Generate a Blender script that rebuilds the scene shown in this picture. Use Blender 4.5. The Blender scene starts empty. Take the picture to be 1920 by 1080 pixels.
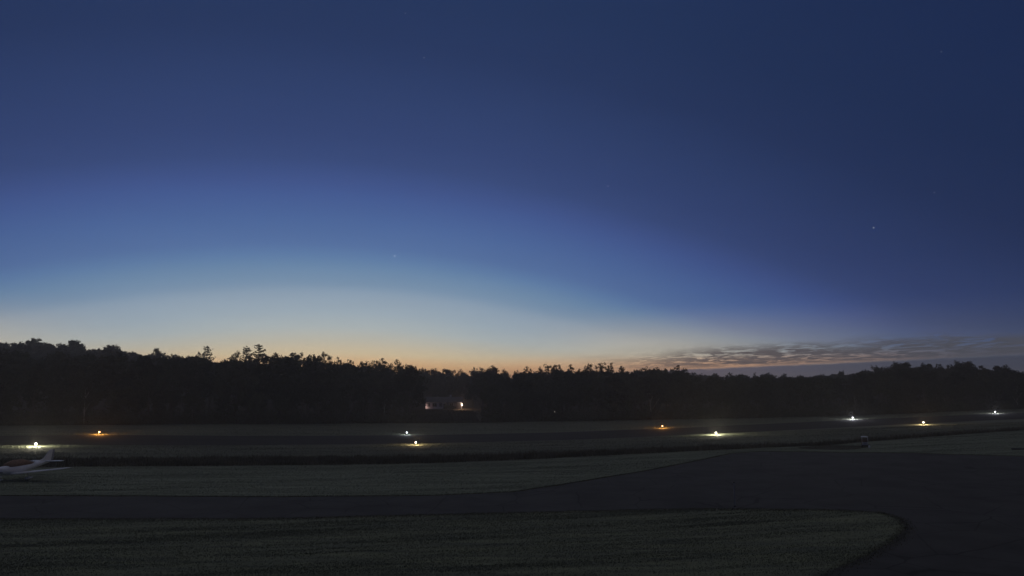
import bpy, bmesh, math, random
import numpy as np
from mathutils import Vector, Matrix
from mathutils.geometry import delaunay_2d_cdt

random.seed(7)
rng = np.random.default_rng(7)
S = bpy.context.scene
COL = S.collection
R = math.radians

# ------------------------------------------------------------------ camera
F = 1371.0                     # focal length in photo pixels (1920 wide)
CAM_Z = 10.6
PITCH = math.atan(183.0 / F)   # horizon at y = 723 of 1080
cam_d = bpy.data.cameras.new('camera')
cam_d.sensor_width = 36.0
cam_d.lens = 36.0 * F / 1920.0
cam_d.clip_start = 0.2
cam_d.clip_end = 9000.0
cam = bpy.data.objects.new('camera', cam_d)
COL.objects.link(cam)
cam.location = (0, 0, CAM_Z)
cam.rotation_euler = (math.pi / 2 + PITCH, 0, 0)
S.camera = cam

S.render.engine = 'CYCLES'
S.view_settings.view_transform = 'Standard'
S.view_settings.look = 'None'
S.view_settings.gamma = 1.0
S.view_settings.exposure = 0.0
S.view_settings.use_curve_mapping = False
S.cycles.use_denoising = True
S.cycles.max_bounces = 6
S.cycles.volume_bounces = 1
S.cycles.sample_clamp_indirect = 1.5

# ------------------------------------------------------------------ world: dawn twilight sky
def lin(r, g, b):
    f = lambda c: (c / 255 / 12.92) if c <= 10.3 else (((c / 255) + 0.055) / 1.055) ** 2.4
    return (f(r), f(g), f(b), 1.0)

W = bpy.data.worlds.new('World')
S.world = W
W.use_nodes = True
wt = W.node_tree
for n in list(wt.nodes):
    wt.nodes.remove(n)

def N(t, kind, **kw):
    n = t.nodes.new(kind)
    for k, v in kw.items():
        setattr(n, k, v)
    return n

def M(t, op, a, b=None, c=None, clamp=False):
    n = t.nodes.new('ShaderNodeMath')
    n.operation = op
    n.use_clamp = clamp
    for i, v in enumerate((a, b, c)):
        if v is None:
            continue
        if isinstance(v, (int, float)):
            n.inputs[i].default_value = v
        else:
            t.links.new(v, n.inputs[i])
    return n.outputs[0]

def MIX(t, fac, a, b, mode='MIX'):
    n = t.nodes.new('ShaderNodeMix')
    n.data_type = 'RGBA'
    n.blend_type = mode
    for sock, v in ((n.inputs[0], fac), (n.inputs[6], a), (n.inputs[7], b)):
        if isinstance(v, (int, float)):
            sock.default_value = v
        elif isinstance(v, tuple):
            sock.default_value = v
        else:
            t.links.new(v, sock)
    return n.outputs[2]

def RAMP(t, fac, stops, interp='LINEAR'):
    n = t.nodes.new('ShaderNodeValToRGB')
    n.color_ramp.interpolation = interp
    els = n.color_ramp.elements
    while len(els) > 1:
        els.remove(els[-1])
    els[0].position = stops[0][0]
    els[0].color = stops[0][1]
    for p, c in stops[1:]:
        e = els.new(p)
        e.color = c
    t.links.new(fac, n.inputs[0])
    return n.outputs[0]

def smooth(t, x, a, b):
    n = t.nodes.new('ShaderNodeMapRange')
    n.interpolation_type = 'SMOOTHSTEP'
    t.links.new(x, n.inputs[0])
    n.inputs[1].default_value = a
    n.inputs[2].default_value = b
    return n.outputs[0]

def noise(t, vec, scale, detail=4, rough=0.55, dist=0.0):
    n = t.nodes.new('ShaderNodeTexNoise')
    n.inputs['Scale'].default_value = scale
    n.inputs['Detail'].default_value = detail
    n.inputs['Roughness'].default_value = rough
    n.inputs['Distortion'].default_value = dist
    if vec is not None:
        t.links.new(vec, n.inputs['Vector'])
    return n.outputs[0]

tc = N(wt, 'ShaderNodeTexCoord')
sep = N(wt, 'ShaderNodeSeparateXYZ')
wt.links.new(tc.outputs['Generated'], sep.inputs[0])
X, Y, Z = sep.outputs
elev = M(wt, 'MULTIPLY', M(wt, 'ARCSINE', Z), 57.29578)
az = M(wt, 'MULTIPLY', M(wt, 'ARCTAN2', X, Y), 57.29578)
SUN_AZ = -14.0                        # bearing of the dawn glow, degrees right of straight ahead
sx, sy = math.sin(R(SUN_AZ)), math.cos(R(SUN_AZ))
hl = M(wt, 'SQRT', M(wt, 'MAXIMUM', M(wt, 'ADD', M(wt, 'MULTIPLY', X, X), M(wt, 'MULTIPLY', Y, Y)), 1e-6))
cosd = M(wt, 'DIVIDE', M(wt, 'ADD', M(wt, 'MULTIPLY', X, sx), M(wt, 'MULTIPLY', Y, sy)), hl)
dlt = M(wt, 'MULTIPLY', M(wt, 'ARCCOSINE', M(wt, 'MINIMUM', M(wt, 'MAXIMUM', cosd, -1.0), 1.0)), 57.29578)
d2 = M(wt, 'MULTIPLY', M(wt, 'MULTIPLY', dlt, dlt), 0.0068)
sat = M(wt, 'MULTIPLY', M(wt, 'SUBTRACT', 1.0, M(wt, 'EXPONENT', M(wt, 'DIVIDE', d2, -200.0))), 200.0)
tt = M(wt, 'ADD', elev, M(wt, 'MULTIPLY', sat, M(wt, 'ADD', 0.35, M(wt, 'MULTIPLY', smooth(wt, elev, 0.8, 4.5), 0.65))))
SP = 60.0
sky_stops = [
    (-4.0, (120, 95, 75)), (0.6, (288, 196, 106)), (1.5, (266, 210, 145)), (2.4, (236, 214, 174)), (3.4, (206, 201, 184)), (4.4, (183, 192, 193)),
    (5.6, (163, 179, 191)), (7.0, (145, 165, 185)), (7.7, (125, 151, 178)), (9.0, (107, 138, 173)), (9.8, (95, 127, 170)), (10.7, (85, 114, 163)),
    (12.6, (75, 103, 156)), (14.4, (67, 91, 147)), (15.4, (63, 84, 139)), (17.0, (55, 74, 123)), (19.0, (50, 68, 115)),
    (22.0, (45, 63, 107)), (26.0, (38, 55, 95)), (31.0, (34, 52, 90)), (38.0, (33, 51, 89)), (47.0, (32, 48, 83)), (62.0, (39, 46, 70)),
]
stops = [((p + 4.0) / SP / 1.1, lin(*c)) for p, c in sky_stops]
tf = M(wt, 'DIVIDE', M(wt, 'ADD', tt, 4.0), SP * 1.1)
base = RAMP(wt, tf, stops)
away = M(wt, 'MULTIPLY', smooth(wt, dlt, 8.0, 58.0), smooth(wt, elev, 1.0, 10.0))
base = MIX(wt, away, base, (0.60, 0.65, 0.74, 1.0), 'MULTIPLY')
# pale dusk layer low along the horizon, dying away from the glow
low = M(wt, 'MULTIPLY', M(wt, 'SUBTRACT', 1.0, smooth(wt, elev, 0.3, 6.4)), smooth(wt, dlt, 11.0, 28.0))
lowcol = RAMP(wt, M(wt, 'DIVIDE', dlt, 180.0), [(p / 180.0, lin(*c)) for p, c in ((15, (240, 216, 170)), (22, (236, 214, 172)), (28, (210, 196, 168)), (35, (158, 153, 143)), (42, (97, 101, 107)), (50, (71, 79, 92)), (90, (54, 60, 76)), (180, (44, 50, 66)))])
base = MIX(wt, M(wt, 'MULTIPLY', low, 0.9), base, lowcol)
orange = M(wt, 'MULTIPLY', M(wt, 'SUBTRACT', 1.0, smooth(wt, elev, 0.7, 2.6)), M(wt, 'MULTIPLY', smooth(wt, dlt, 9.0, 17.0), M(wt, 'SUBTRACT', 1.0, smooth(wt, dlt, 25.0, 38.0))))
base = MIX(wt, M(wt, 'MULTIPLY', orange, 0.7), base, lin(262, 180, 112))
# clouds: thin streaks low on the right, in bearing / height coordinates
comb = N(wt, 'ShaderNodeCombineXYZ')
slope = M(wt, 'MULTIPLY', M(wt, 'SUBTRACT', az, 13.0), 0.034)
wt.links.new(M(wt, 'MULTIPLY', az, 0.30), comb.inputs[0])
wt.links.new(M(wt, 'MULTIPLY', M(wt, 'SUBTRACT', elev, slope), 3.0), comb.inputs[1])
cn = noise(wt, comb.outputs[0], 1.7, 9, 0.64, 1.1)
comb2 = N(wt, 'ShaderNodeCombineXYZ')
wt.links.new(M(wt, 'MULTIPLY', az, 0.11), comb2.inputs[0])
wt.links.new(M(wt, 'MULTIPLY', elev, 0.7), comb2.inputs[1])
cbig = noise(wt, comb2.outputs[0], 1.0, 2, 0.5)
h = M(wt, 'SUBTRACT', elev, slope)                 # height above the slanting cloud base line
azfade = M(wt, 'MULTIPLY', smooth(wt, az, 2.0, 17.0), M(wt, 'SUBTRACT', 1.0, smooth(wt, az, 60.0, 95.0)))
topl = M(wt, 'ADD', 1.85, M(wt, 'MULTIPLY', cbig, 1.7))
band = M(wt, 'MULTIPLY', smooth(wt, h, 1.15, 1.5), M(wt, 'SUBTRACT', 1.0, smooth(wt, M(wt, 'SUBTRACT', h, topl), -0.6, 0.5)))
dens = M(wt, 'MULTIPLY', M(wt, 'MULTIPLY', smooth(wt, cn, 0.40, 0.52), band), azfade)
warm = M(wt, 'SUBTRACT', 1.0, smooth(wt, dlt, 28.0, 47.0))
ccol = MIX(wt, warm, lin(74, 76, 86), lin(86, 76, 77))
peach = MIX(wt, warm, lin(86, 82, 92), lin(226, 168, 124))
gl = M(wt, 'MULTIPLY', M(wt, 'MULTIPLY', M(wt, 'SUBTRACT', 1.0, smooth(wt, h, 1.35, 2.3)), smooth(wt, h, 1.05, 1.3)), M(wt, 'MULTIPLY', azfade, 0.75))
base = MIX(wt, gl, base, peach)
base = MIX(wt, M(wt, 'MULTIPLY', dens, 0.93), base, ccol)
slate = M(wt, 'MULTIPLY', M(wt, 'SUBTRACT', 1.0, smooth(wt, M(wt, 'ADD', h, M(wt, 'MULTIPLY', cn, 0.22)), 1.22, 1.40)), smooth(wt, az, 4.0, 13.0))
slate = M(wt, 'MULTIPLY', slate, M(wt, 'SUBTRACT', 1.0, smooth(wt, az, 70.0, 110.0)))
base = MIX(wt, M(wt, 'MULTIPLY', slate, 0.94), base, MIX(wt, warm, lin(58, 64, 84), lin(88, 86, 108)))
# faint high cirrus unevenness
comb3 = N(wt, 'ShaderNodeCombineXYZ')
wt.links.new(M(wt, 'MULTIPLY', az, 0.05), comb3.inputs[0])
wt.links.new(M(wt, 'MULTIPLY', elev, 0.45), comb3.inputs[1])
ci = noise(wt, comb3.outputs[0], 1.3, 5, 0.6, 0.6)
civ = M(wt, 'ADD', 0.965, M(wt, 'MULTIPLY', ci, 0.07))
vs = N(wt, 'ShaderNodeVectorMath', operation='SCALE')
wt.links.new(base, vs.inputs[0])
wt.links.new(civ, vs.inputs['Scale'])
skycol = vs.outputs[0]

def cam_dir(px, py):
    xc = (px - 960.0) / F
    yc = (540.0 - py) / F
    return Vector((xc, math.cos(PITCH) - math.sin(PITCH) * yc, math.sin(PITCH) + math.cos(PITCH) * yc))

# the few stars still visible
star_sum = None
for (px, py, s) in ((740, 480, .9), (1638, 427, .55), (1140, 349, .25), (1752, 361, .22), (795, 108, .25), (760, 25, .2), (1765, 97, .16)):
    d = cam_dir(px, py).normalized()
    dn = N(wt, 'ShaderNodeVectorMath', operation='DISTANCE')
    wt.links.new(tc.outputs['Generated'], dn.inputs[0])
    dn.inputs[1].default_value = d
    v = M(wt, 'MULTIPLY', M(wt, 'LESS_THAN', dn.outputs['Value'], 0.00085), s * 0.45)
    star_sum = v if star_sum is None else M(wt, 'ADD', star_sum, v)
add = N(wt, 'ShaderNodeVectorMath', operation='ADD')
wt.links.new(skycol, add.inputs[0])
wt.links.new(star_sum, add.inputs[1])
# physical sky with the sun below the horizon, a small share of the twilight light
nis = N(wt, 'ShaderNodeTexSky')
nis.sky_type = 'NISHITA'
nis.sun_disc = False
nis.sun_elevation = R(-5.0)
nis.sun_rotation = R(SUN_AZ)
bg1 = N(wt, 'ShaderNodeBackground')
wt.links.new(add.outputs[0], bg1.inputs[0])
bg1.inputs[1].default_value = 1.0
bg2 = N(wt, 'ShaderNodeBackground')
wt.links.new(nis.outputs[0], bg2.inputs[0])
bg2.inputs[1].default_value = 0.02
ads = N(wt, 'ShaderNodeAddShader')
wt.links.new(bg1.outputs[0], ads.inputs[0])
wt.links.new(bg2.outputs[0], ads.inputs[1])
wo = N(wt, 'ShaderNodeOutputWorld')
wt.links.new(ads.outputs[0], wo.inputs[0])
W.cycles.sampling_method = 'MANUAL'
W.cycles.sample_map_resolution = 1024

# added fill lamp standing for skylight to brighten the ground, sun itself still down
sky_fill_d = bpy.data.lights.new('sky_fill', 'SUN')
sky_fill_d.energy = 0.25
sky_fill_d.angle = R(120)
sky_fill_d.color = (1.0, 0.93, 0.80)
sky_fill = bpy.data.objects.new('sky_fill', sky_fill_d)
COL.objects.link(sky_fill)
sky_fill.rotation_euler = (R(-42), 0, R(-SUN_AZ))

# ------------------------------------------------------------------ terrain height
GX = np.array([-400., -140, -110, -82, -76, -50, -20, 10, 40, 75, 90, 106, 130, 170, 400])
GZ = np.array([2.2, 1.5, 1.25, 1.1, 1.0, .35, 0.02, 0.1, 0.75, 1.75, 2.2, 2.6, 3.2, 4.0, 6.0])
_gx = np.linspace(-400, 400, 1601)
_gz = np.interp(_gx, GX, GZ)
_k = np.hanning(61); _k /= _k.sum()
_gz = np.convolve(np.pad(_gz, 30, mode='edge'), _k, mode='valid')

def sst(x, a, b):
    t = np.clip((x - a) / (b - a), 0, 1)
    return t * t * (3 - 2 * t)

def zt(x, y):
    x = np.asarray(x, float); y = np.asarray(y, float)
    z = np.interp(x, _gx, _gz)
    z = z + 1.2 * sst(y, 222, 300)
    # land rises gently behind the wood, a hill on the left
    z = z + 7.0 * sst(y, 310, 440)
    r = x / np.maximum(y, 1.0)
    z = z + 13.0 * sst(y, 270, 400) * (1 - sst(r, -0.66, -0.28))
    z = z + 3.0 * sst(y, 300, 440) * sst(r, 0.42, 0.62)
    return z

def ground_hit(px, py):
    d = cam_dir(px, py)
    s0 = 5.0; prev = s0
    s = s0
    while s < 1500:
        z = CAM_Z + d.z * s
        if z <= float(zt(d.x * s, d.y * s)):
            lo, hi = prev, s
            for _ in range(24):
                m = (lo + hi) / 2
                if CAM_Z + d.z * m <= float(zt(d.x * m, d.y * m)):
                    hi = m
                else:
                    lo = m
            return (d.x * hi, d.y * hi)
        prev = s
        s *= 1.02
    return (d.x * s, d.y * s)

def on_ground(x, y, dz=0.0):
    return (x, y, float(zt(x, y)) + dz)

def polyline(pts):
    return [ground_hit(*p) for p in pts]

# ------------------------------------------------------------------ helpers
def mat(name, color, rough=0.85, spec=0.25, var=0.25, scale=1.0, metallic=0.0, stretch=(1, 1, 1), bump=0.0, bump_scale=20.0, obj_var=0.0, color2=None):
    m = bpy.data.materials.new(name)
    m.use_nodes = True
    t = m.node_tree
    b = t.nodes['Principled BSDF']
    b.inputs['Roughness'].default_value = rough
    b.inputs['Metallic'].default_value = metallic
    b.inputs['Specular IOR Level'].default_value = spec
    c = tuple(color) + (1.0,)
    tcx = N(t, 'ShaderNodeTexCoord')
    mp = N(t, 'ShaderNodeMapping')
    mp.inputs['Scale'].default_value = stretch
    t.links.new(tcx.outputs['Object'], mp.inputs[0])
    n1 = noise(t, mp.outputs[0], scale, 5, 0.6)
    c2 = tuple(color2) + (1.0,) if color2 else tuple(max(0, v * (1 - var)) for v in color) + (1.0,)
    c1 = c if color2 else tuple(min(1, v * (1 + var)) for v in color) + (1.0,)
    col = MIX(t, smooth(t, n1, 0.3, 0.7), c2, c1)
    if obj_var:
        oi = N(t, 'ShaderNodeObjectInfo')
        f = M(t, 'ADD', 1 - obj_var, M(t, 'MULTIPLY', oi.outputs['Random'], 2 * obj_var))
        sc = N(t, 'ShaderNodeVectorMath', operation='SCALE')
        t.links.new(col, sc.inputs[0]); t.links.new(f, sc.inputs['Scale'])
        col = sc.outputs[0]
    t.links.new(col, b.inputs['Base Color'])
    if bump:
        bn = N(t, 'ShaderNodeBump')
        bn.inputs['Strength'].default_value = bump
        bn.inputs['Distance'].default_value = 0.05
        t.links.new(noise(t, mp.outputs[0], bump_scale, 3, 0.6), bn.inputs['Height'])
        t.links.new(bn.outputs[0], b.inputs['Normal'])
    return m

def emit_mat(name, color, strength):
    m = bpy.data.materials.new(name)
    m.use_nodes = True
    b = m.node_tree.nodes['Principled BSDF']
    b.inputs['Base Color'].default_value = (0.8, 0.8, 0.8, 1)
    b.inputs['Emission Color'].default_value = tuple(color) + (1,)
    b.inputs['Emission Strength'].default_value = strength
    return m

def glass_mat(name, color, strength):
    m = bpy.data.materials.new(name)
    m.use_nodes = True
    t = m.node_tree
    for n in list(t.nodes):
        t.nodes.remove(n)
    em = N(t, 'ShaderNodeEmission')
    em.inputs[0].default_value = tuple(color) + (1,)
    em.inputs[1].default_value = strength
    tr = N(t, 'ShaderNodeBsdfTransparent')
    a = N(t, 'ShaderNodeAddShader')
    o = N(t, 'ShaderNodeOutputMaterial')
    t.links.new(em.outputs[0], a.inputs[0]); t.links.new(tr.outputs[0], a.inputs[1]); t.links.new(a.outputs[0], o.inputs[0])
    return m

def bulb(parent, loc, color, inten):
    ld = bpy.data.lights.new('bulb', 'POINT')
    ld.energy = inten * 39.5
    ld.color = color
    ld.shadow_soft_size = 0.0
    o = bpy.data.objects.new('bulb', ld)
    COL.objects.link(o)
    o.parent = parent
    o.location = loc
    return o

def link(name, me, material=None, parent=None, loc=None):
    o = bpy.data.objects.new(name, me)
    COL.objects.link(o)
    if material is not None and me is not None and len(me.materials) == 0:
        me.materials.append(material)
    if parent is not None:
        o.parent = parent
    if loc is not None:
        o.location = loc
    return o

def thing(name, label, cat, loc=(0, 0, 0), rz=0.0, group=None):
    o = bpy.data.objects.new(name, None)
    o.empty_display_size = 0.3
    COL.objects.link(o)
    o.location = loc
    o.rotation_euler = (0, 0, rz)
    tag(o, label, cat, group)
    return o

def tag(o, label, cat, group=None):
    o['label'] = label
    o['category'] = cat
    if group:
        o['group'] = group
    return o

class MB:
    def __init__(self):
        self.v = []; self.f = []
    def add(self, vs, fs):
        k = len(self.v)
        self.v += [tuple(p) for p in vs]
        self.f += [tuple(i + k for i in q) for q in fs]
        return self
    def box(self, c, s, rz=0.0):
        x, y, z = (q / 2 for q in s)
        cs, sn = math.cos(rz), math.sin(rz)
        vs = []
        for dx, dy, dz in ((-x, -y, -z), (x, -y, -z), (x, y, -z), (-x, y, -z), (-x, -y, z), (x, -y, z), (x, y, z), (-x, y, z)):
            vs.append((c[0] + dx * cs - dy * sn, c[1] + dx * sn + dy * cs, c[2] + dz))
        return self.add(vs, [(3, 2, 1, 0), (4, 5, 6, 7), (0, 1, 5, 4), (1, 2, 6, 5), (2, 3, 7, 6), (3, 0, 4, 7)])
    def tube(self, pts, rad, n=6, cap=True):
        pts = [Vector(p) for p in pts]
        k = len(pts)
        rads = rad if isinstance(rad, (list, tuple)) else [rad] * k
        vs = []
        for i, p in enumerate(pts):
            d = (pts[min(i + 1, k - 1)] - pts[max(i - 1, 0)]).normalized()
            u = d.orthogonal().normalized() if abs(d.z) < 0.95 else Vector((1, 0, 0))
            u = (u - d * u.dot(d)).normalized()
            w = d.cross(u)
            for j in range(n):
                a = 2 * math.pi * j / n
                vs.append(p + (u * math.cos(a) + w * math.sin(a)) * rads[i])
        fs = []
        for i in range(k - 1):
            for j in range(n):
                a, b = i * n + j, i * n + (j + 1) % n
                fs.append((a, b, b + n, a + n))
        if cap:
            fs.append(tuple(range(n))[::-1])
            fs.append(tuple(range((k - 1) * n, k * n)))
        return self.add(vs, fs)
    def lathe(self, prof, n=10, c=(0, 0, 0)):
        vs = []
        for r, z in prof:
            for j in range(n):
                a = 2 * math.pi * j / n
                vs.append((c[0] + r * math.cos(a), c[1] + r * math.sin(a), c[2] + z))
        fs = []
        for i in range(len(prof) - 1):
            for j in range(n):
                a, b = i * n + j, i * n + (j + 1) % n
                fs.append((a, b, b + n, a + n))
        fs.append(tuple(range(n))[::-1]); fs.append(tuple(range((len(prof) - 1) * n, len(prof) * n)))
        return self.add(vs, fs)
    def loft(self, rings):
        n = len(rings[0])
        vs = [p for r in rings for p in r]
        fs = []
        for i in range(len(rings) - 1):
            for j in range(n):
                a, b = i * n + j, i * n + (j + 1) % n
                fs.append((a, b, b + n, a + n))
        fs.append(tuple(range(n))[::-1]); fs.append(tuple(range((len(rings) - 1) * n, len(rings) * n)))
        return self.add(vs, fs)
    def mesh(self, name, smooth_=False):
        me = bpy.data.meshes.new(name)
        me.from_pydata(self.v, [], self.f)
        bm = bmesh.new(); bm.from_mesh(me)
        bmesh.ops.recalc_face_normals(bm, faces=bm.faces)
        bm.to_mesh(me); bm.free()
        if smooth_:
            for p in me.polygons:
                p.use_smooth = True
        me.update()
        return me
    def build(self, name, material, parent=None, loc=None, smooth_=False):
        return link(name, self.mesh(name, smooth_), material, parent, loc)

def tri_mesh(name, verts):
    """verts: (n,3,3) array of loose triangles"""
    n = len(verts)
    me = bpy.data.meshes.new(name)
    me.vertices.add(n * 3)
    me.vertices.foreach_set('co', np.ascontiguousarray(verts, dtype=np.float32).ravel())
    me.loops.add(n * 3)
    me.loops.foreach_set('vertex_index', np.arange(n * 3, dtype=np.int32))
    me.polygons.add(n)
    me.polygons.foreach_set('loop_start', np.arange(0, n * 3, 3, dtype=np.int32))
    try:
        me.polygons.foreach_set('loop_total', np.full(n, 3, dtype=np.int32))
    except Exception:
        pass
    me.update(calc_edges=True)
    return me

def in_poly(poly, x, y):
    poly = np.asarray(poly)
    inside = np.zeros(len(x), bool)
    j = len(poly) - 1
    for i in range(len(poly)):
        xi, yi = poly[i]; xj, yj = poly[j]
        c = ((yi > y) != (yj > y)) & (x < (xj - xi) * (y - yi) / ((yj - yi) if yj != yi else 1e-9) + xi)
        inside ^= c
        j = i
    return inside

def drape(name, poly, spacing, dz, material):
    """a sheet that follows the terrain inside a plan polygon"""
    pts = []
    n = len(poly)
    for i in range(n):
        a = Vector(poly[i]); b = Vector(poly[(i + 1) % n])
        k = max(1, int((b - a).length / spacing))
        for q in range(k):
            pts.append(a.lerp(b, q / k))
    edge_n = len(pts)
    P = np.array([(p.x, p.y) for p in pts])
    x0, y0 = P.min(0); x1, y1 = P.max(0)
    gx, gy = np.meshgrid(np.arange(x0, x1, spacing), np.arange(y0, y1, spacing))
    gx = gx.ravel(); gy = gy.ravel()
    k = in_poly(P, gx, gy)
    for a, b in zip(gx[k], gy[k]):
        pts.append(Vector((a, b)))
    edges = [(i, (i + 1) % edge_n) for i in range(edge_n)]
    v, e, f, *_ = delaunay_2d_cdt(pts, edges, [list(range(edge_n))], 1, 1e-5)
    vx = np.array([p.x for p in v]); vy = np.array([p.y for p in v])
    vz = zt(vx, vy) + dz
    me = bpy.data.meshes.new(name)
    me.from_pydata(list(zip(vx, vy, vz)), [], [tuple(q) for q in f])
    bm = bmesh.new(); bm.from_mesh(me)
    for fc in bm.faces:
        if fc.normal.z < 0:
            fc.normal_flip()
    bm.to_mesh(me); bm.free()
    o = link(name, me, material)
    o['kind'] = 'structure'
    return o

def wob(poly_px, amp=0.9, step=14):
    """resample a photo-traced edge and let it wander slightly, as a grown grass edge does"""
    out = []
    for (ax, ay), (bx, by) in zip(poly_px[:-1], poly_px[1:]):
        k = max(1, int(abs(bx - ax) + abs(by - ay)) // step)
        for q in range(k):
            t = q / k
            out.append((ax + (bx - ax) * t, ay + (by - ay) * t + random.gauss(0, amp * 0.35)))
    out.append(poly_px[-1])
    return out

# ------------------------------------------------------------------ materials
m_ground = mat('infield grass', (0.172, 0.186, 0.125), 0.95, 0.1, scale=0.18, stretch=(0.35, 1.6, 1), color2=(0.115, 0.12, 0.09))
m_lawn = mat('mown grass', (0.25, 0.28, 0.19), 0.95, 0.1, scale=0.55, stretch=(0.12, 1.7, 1), color2=(0.155, 0.175, 0.115))
m_lawn2 = mat('mown lawn', (0.215, 0.232, 0.135), 0.95, 0.1, scale=0.9, stretch=(0.16, 1.7, 1), color2=(0.12, 0.135, 0.095))
m_asph = mat('asphalt', (0.062, 0.061, 0.058), 0.92, 0.12, scale=0.22, var=0.22, bump=0.15, bump_scale=30)
m_run = mat('runway asphalt', (0.028, 0.028, 0.026), 0.92, 0.1, scale=0.12, var=0.2, stretch=(0.3, 1, 1))
m_blade = mat('grass blades', (0.20, 0.215, 0.16), 0.9, 0.1, scale=0.35, color2=(0.12, 0.135, 0.095), stretch=(0.3, 1.5, 1))
m_blade2 = mat('pale grass blades', (0.295, 0.32, 0.225), 0.9, 0.1, scale=0.35, color2=(0.14, 0.155, 0.118), stretch=(0.2, 1.6, 1))
m_rough = mat('rough grass', (0.19, 0.17, 0.115), 0.95, 0.05, scale=0.25, color2=(0.10, 0.095, 0.062))
m_verge = mat('verge grass', (0.17, 0.165, 0.11), 0.95, 0.05, scale=0.4, color2=(0.12, 0.12, 0.08))
m_brush = mat('brush', (0.050, 0.046, 0.028), 0.95, 0.05, scale=0.3, color2=(0.025, 0.025, 0.014))
m_leaf = mat('leaves', (0.080, 0.078, 0.046), 0.9, 0.08, scale=0.5, color2=(0.045, 0.046, 0.024), obj_var=0.3)
m_needle = mat('pine needles', (0.042, 0.055, 0.032), 0.9, 0.08, scale=0.6, color2=(0.022, 0.030, 0.016), obj_var=0.25)
m_bark = mat('bark', (0.10, 0.085, 0.068), 0.95, 0.05, scale=3.0, stretch=(1, 1, 0.2), var=0.35, obj_var=0.3)
m_pale = mat('pale bark', (0.30, 0.28, 0.24), 0.9, 0.05, scale=3.0, stretch=(1, 1, 1.5), var=0.35)
m_white = mat('white paint', (0.66, 0.67, 0.69), 0.35, 0.45, scale=2.0, var=0.05)
m_grey = mat('grey paint', (0.25, 0.26, 0.30), 0.5, 0.4, scale=3.0, var=0.12)
m_dark = mat('dark trim', (0.03, 0.03, 0.035), 0.6, 0.4, scale=4.0, var=0.2)
m_tyre = mat('tyre rubber', (0.02, 0.02, 0.02), 0.85, 0.2, scale=6.0, var=0.2)
m_tan = mat('brown canvas', (0.24, 0.15, 0.10), 0.9, 0.1, scale=3.0, var=0.2)
m_glass = mat('dark glass', (0.02, 0.022, 0.028), 0.12, 0.6, scale=1.0, var=0.1)
m_bright = mat('bright white enamel', (0.82, 0.82, 0.82), 0.3, 0.5, scale=2.0, var=0.04)
m_metal = mat('galvanised metal', (0.45, 0.46, 0.48), 0.45, 0.5, scale=8.0, var=0.15, metallic=0.6)
m_siding = mat('white siding', (0.80, 0.77, 0.76), 0.7, 0.2, scale=0.8, var=0.06)
m_siding2 = mat('slate siding', (0.16, 0.18, 0.23), 0.75, 0.2, scale=0.8, var=0.1)
m_roof = mat('shingle roof', (0.085, 0.09, 0.11), 0.9, 0.1, scale=1.5, var=0.2)
m_gravel = mat('gravel drive', (0.28, 0.22, 0.18), 0.95, 0.05, scale=2.0, var=0.25)
m_litter = mat('leaf litter', (0.045, 0.038, 0.028), 0.98, 0.03, scale=0.6, var=0.3)
m_dirt = mat('bare soil', (0.055, 0.050, 0.030), 0.95, 0.05, scale=1.2, var=0.3)

def wear(m):
    t = m.node_tree
    b = t.nodes['Principled BSDF']
    src = b.inputs['Base Color'].links[0].from_socket
    tcx = N(t, 'ShaderNodeTexCoord')
    nz = N(t, 'ShaderNodeTexNoise'); nz.inputs['Scale'].default_value = 0.25; nz.inputs['Detail'].default_value = 4
    t.links.new(tcx.outputs['Object'], nz.inputs['Vector'])
    wv = MIX(t, 0.55, tcx.outputs['Object'], nz.outputs['Color'], 'ADD')
    vo = N(t, 'ShaderNodeTexVoronoi'); vo.feature = 'DISTANCE_TO_EDGE'; vo.inputs['Scale'].default_value = 0.16
    t.links.new(wv, vo.inputs['Vector'])
    crack = M(t, 'SUBTRACT', 1.0, smooth(t, vo.outputs['Distance'], 0.004, 0.014))
    c1 = MIX(t, M(t, 'MULTIPLY', crack, 0.55), src, (0.012, 0.012, 0.012, 1))
    big = noise(t, tcx.outputs['Object'], 0.045, 3, 0.6)
    c2 = MIX(t, M(t, 'MULTIPLY', smooth(t, big, 0.5, 0.62), 0.35), c1, (0.085, 0.082, 0.075, 1))
    t.links.new(c2, b.inputs['Base Color'])
wear(m_asph)

# ------------------------------------------------------------------ ground
def axis(near, far, step, grow):
    a = [0.0]
    s = step
    while a[-1] < far:
        if a[-1] > near:
            s *= grow
        a.append(a[-1] + s)
    return np.array(a)
ax_ = axis(230, 1500, 2.5, 1.16)
gxs = np.concatenate([-ax_[::-1][:-1], ax_])
ay_ = axis(360, 1700, 2.5, 1.16)
by_ = axis(40, 900, 5.0, 1.3)
gys = np.concatenate([-by_[::-1][:-1], ay_])
GXX, GYY = np.meshgrid(gxs, gys)
GZZ = zt(GXX, GYY)
nx, ny = len(gxs), len(gys)
gv = np.stack([GXX.ravel(), GYY.ravel(), GZZ.ravel()], 1)
ii = np.arange((ny - 1) * (nx - 1)); r_ = ii // (nx - 1); c_ = ii % (nx - 1)
q = np.stack([r_ * nx + c_, r_ * nx + c_ + 1, (r_ + 1) * nx + c_ + 1, (r_ + 1) * nx + c_], 1)
gm = bpy.data.meshes.new('ground')
gm.from_pydata(gv.tolist(), [], q.tolist())
for p in gm.polygons:
    p.use_smooth = True
g = link('ground', gm, m_ground)
g['kind'] = 'structure'

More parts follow.
